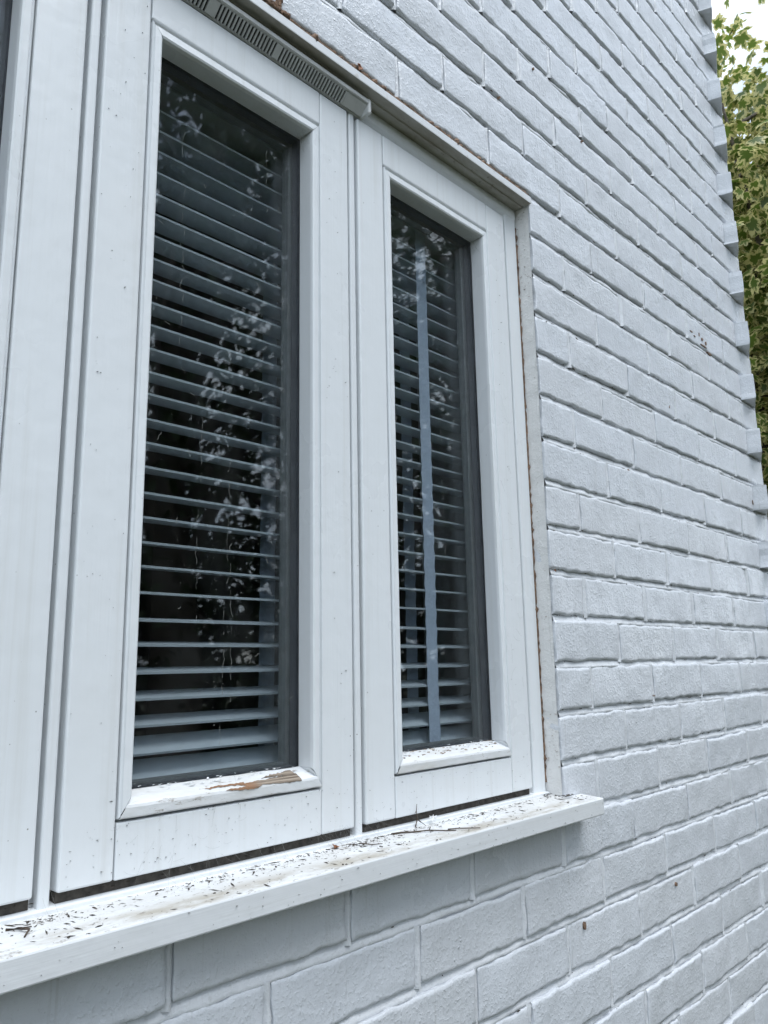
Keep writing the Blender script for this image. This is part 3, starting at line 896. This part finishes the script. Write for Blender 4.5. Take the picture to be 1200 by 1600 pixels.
# ------------------------------------------------------------------ trees
def leafmat(name, inner, edge=None, trans=.35):
    k = M(name); k.t.nodes.remove(k.b)
    oi = k.noise(2.3, 3)
    att = k.n('ShaderNodeAttribute'); att.attribute_name = 'margin'
    tint = k.n('ShaderNodeAttribute'); tint.attribute_name = 'tint'
    c = k.mix(tint.outputs['Fac'], inner, tuple(x * y for x, y in zip(inner, (1.7, 1.6, 1.3))))
    if edge:
        mk = k.mul(k.mul(att.outputs['Fac'], .8), k.mul(k.noise(26, 3, .6), 1.3), 'ADD')
        c = k.mix(k.ramp(mk, 1.12, 1.30), c, edge)
    d = k.n('ShaderNodeBsdfDiffuse'); t = k.n('ShaderNodeBsdfTranslucent'); g = k.n('ShaderNodeBsdfGlossy')
    g.inputs['Roughness'].default_value = .4
    k.l(c, d.inputs[0]); k.l(c, t.inputs[0])
    m1 = k.n('ShaderNodeMixShader'); m1.inputs[0].default_value = trans; k.l(d.outputs[0], m1.inputs[1]); k.l(t.outputs[0], m1.inputs[2])
    m2 = k.n('ShaderNodeMixShader'); m2.inputs[0].default_value = .06; k.l(m1.outputs[0], m2.inputs[1]); k.l(g.outputs[0], m2.inputs[2])
    k.l(m2.outputs[0], k.out.inputs['Surface'])
    return k.m
MAT['maple'] = leafmat('variegated_leaf', (.085, .135, .026), (.66, .61, .28), .5)
MAT['leaf'] = leafmat('green_leaf', (.028, .05, .016), None, .3)

def leaf_cloud(name, centres, size, mat, parent, outline, droop=.6):
    """many lobed leaves in one mesh; outline = [(angle, radius)], fan with an inner ring"""
    k = len(outline); N = len(centres)
    out = np.array([(r_ * math.cos(a), r_ * math.sin(a)) for a, r_ in outline])
    base = np.vstack([[0, 0], out * .62, out])
    z = -.18 * (base ** 2).sum(1)
    loc = np.column_stack([base, z])                     # (1+2k, 3)
    nv = len(loc)
    rz = RNG.uniform(0, 2 * np.pi, N); tilt = RNG.normal(droop, .45, N); roll = RNG.normal(0, .4, N)
    sc = size * RNG.uniform(.65, 1.2, N)
    cz, sz, ct, st, cr_, sr_ = np.cos(rz), np.sin(rz), np.cos(tilt), np.sin(tilt), np.cos(roll), np.sin(roll)
    X, Y, Z = (loc[:, i][None, :] * sc[:, None] for i in range(3))
    Y1, Z1 = Y * cr_[:, None] - Z * sr_[:, None], Y * sr_[:, None] + Z * cr_[:, None]
    X2, Z2 = X * ct[:, None] + Z1 * st[:, None], -X * st[:, None] + Z1 * ct[:, None]
    X3, Y3 = X2 * cz[:, None] - Y1 * sz[:, None], X2 * sz[:, None] + Y1 * cz[:, None]
    V = np.stack([X3, Y3, Z2], 2) + centres[:, None, :]
    tri = []
    for i in range(k):
        j = (i + 1) % k
        tri += [(0, 1 + i, 1 + j), (1 + i, 1 + k + i, 1 + k + j), (1 + i, 1 + k + j, 1 + j)]
    tri = np.array(tri)
    F = (tri[None] + (np.arange(N) * nv)[:, None, None]).reshape(-1, 3)
    me = bpy.data.meshes.new(name)
    me.vertices.add(N * nv); me.vertices.foreach_set('co', V.reshape(-1).astype(np.float32))
    me.loops.add(F.size); me.loops.foreach_set('vertex_index', F.reshape(-1).astype(np.int32))
    me.polygons.add(len(F)); me.polygons.foreach_set('loop_start', np.arange(0, F.size, 3, dtype=np.int32))
    me.update(calc_edges=True)
    at = me.attributes.new('margin', 'FLOAT', 'POINT')
    at.data.foreach_set('value', np.tile(np.concatenate([[0], np.full(k, .62), np.full(k, 1.0)]), N).astype(np.float32))
    at = me.attributes.new('tint', 'FLOAT', 'POINT')
    at.data.foreach_set('value', np.repeat(RNG.uniform(0, 1, N), nv).astype(np.float32))
    me.materials.append(mat)
    return link(name, me, parent)
MAPLE = []
for lobe, ln in ((0, 1.0), (52, .92), (-52, .92), (112, .66), (-112, .66)):
    MAPLE += [(lobe - 17, ln * .80), (lobe - 10, ln * .80), (lobe, ln), (lobe + 10, ln * .80), (lobe + 17, ln * .80)]
MAPLE += [(26, .50), (-26, .50), (82, .48), (-82, .48), (180, .14), (150, .36), (-150, .36)]
MAPLE = [(R(a), b) for a, b in sorted(MAPLE)]
SIMPLE = [(R(a), b) for a, b in ((0, 1), (50, .5), (130, .45), (180, .8), (230, .45), (310, .5))]

def make_tree(name, label, base, h, crown_c, crown_r, nleaf, size, mat, outline, seed, group=None, nb=26, keep=None):
    rr = random.Random(seed)
    t = empty(name, base, None, label=label, category='tree')
    if group: t['group'] = group
    B = Vector(base)
    p = Pile()
    top = Vector(crown_c) - B
    path = [Vector((0, 0, -.05))] + [Vector((top.x * f + .12 * math.sin(f * 7 + seed), top.y * f + .10 * math.cos(f * 5 + seed), (top.z + crown_r[2] * .55) * f)) for f in np.linspace(.15, 1, 9)]
    v, f = tube_data(path, list(np.linspace(.035 * h, .006 * h, len(path))), 9); p.add(v, f)
    tips = []
    for i in range(nb):
        s0 = rr.uniform(.3, .98); a = path[min(len(path) - 1, int(s0 * (len(path) - 1)))]
        while True:
            d = Vector((rr.gauss(0, 1), rr.gauss(0, 1), rr.gauss(.15, .8)))
            if d.length > .2: break
        d.normalize()
        e = top + Vector((d.x * crown_r[0], d.y * crown_r[1], d.z * crown_r[2])) * rr.uniform(.75, 1.0)
        mid = a.lerp(e, .5) + Vector((rr.gauss(0, .15), rr.gauss(0, .15), .12 * h * rr.random()))
        pts = [a, a.lerp(mid, .6), mid, mid.lerp(e, .6), e]
        v, f = tube_data(pts, [.010 * h, .007 * h, .005 * h, .003 * h, .0012 * h], 5); p.add(v, f)
        tips.append((a, mid, e))
        for _ in range(4):
            q = mid.lerp(e, rr.random()); w = q + Vector((rr.gauss(0, .3), rr.gauss(0, .3), rr.gauss(.05, .25))) * crown_r[0] * .45
            v, f = tube_data([q, q.lerp(w, .5) + Vector((0, 0, .05)), w], [.003 * h, .002 * h, .0008 * h], 4); p.add(v, f)
            tips.append((q, q.lerp(w, .5), w))
    p.build('trunk', MAT['bark'], t, True)
    # leaves in clusters round the branch ends
    C_ = []
    T = [np.array(e) for tr in tips for e in (tr[1], tr[2])]
    T = np.array(T)
    idx = RNG.integers(0, len(T), nleaf)
    pts = T[idx] + RNG.normal(0, 1, (nleaf, 3)) * np.array(crown_r) * .13
    leaf_cloud('crown', pts, size, mat, t, outline)
    return t
def at(px, py, depth):
    d = RM @ np.array([(px - 600) / FPX, 1, -(py - 800) / FPX]); return np.array(CAM) + d * depth
mc = at(1275, 515, 6.4)
make_tree('maple_tree', 'variegated maple with cream edged leaves beyond the far corner of the wall', (mc[0] + .3, mc[1] - .2, GZ), 5.5, tuple(mc), (2.2, 2.2, 2.45), 19000, .088, MAT['maple'], MAPLE, 4, nb=60)
for i, (x, y, hh, rx, lab) in enumerate(((4.6, -8.6, 12, 3.5, 'tall dark leafy tree in the garden, seen only as a reflection in the near pane'),
                                         (9.8, -7.6, 12, 3.6, 'broad dark leafy tree in the garden, seen only as a reflection in the far pane'),
                                         (11.5, -12.0, 14, 4.0, 'tallest dark tree standing behind the other two garden trees'))):
    make_tree('garden_tree', lab, (x, y, GZ), hh, (x, y, GZ + hh * .53), (rx, rx, hh * .47), (8600, 7600, 7500)[i], .125, MAT['leaf'], SIMPLE, 20 + i, 'dark trees in the garden opposite the window', nb=52)
hg = empty('added_hedge', (2, -9.6, GZ), None, label='long dark clipped hedge put in to block low sky light and darken reflections', category='added_hedge')  # added out of view to cut low sky light and darken the panes
hp = RNG.uniform((-14, -.8, .05), (16, .8, 3.6), (14000, 3)); hp[:, 2] *= 1 + .08 * np.sin(hp[:, 0] * 1.7)
leaf_cloud('foliage', hp, .22, MAT['leaf'], hg, SIMPLE)
st = Pile()
for i in range(75):
    x = -14 + i * .4
    v, f = tube_data([(x, 0, -.02), (x + .1, .1, 1.4), (x - .1, -.05, 2.9)], [.03, .02, .008], 5); st.add(v, f)
st.build('stems', MAT['bark'], hg)
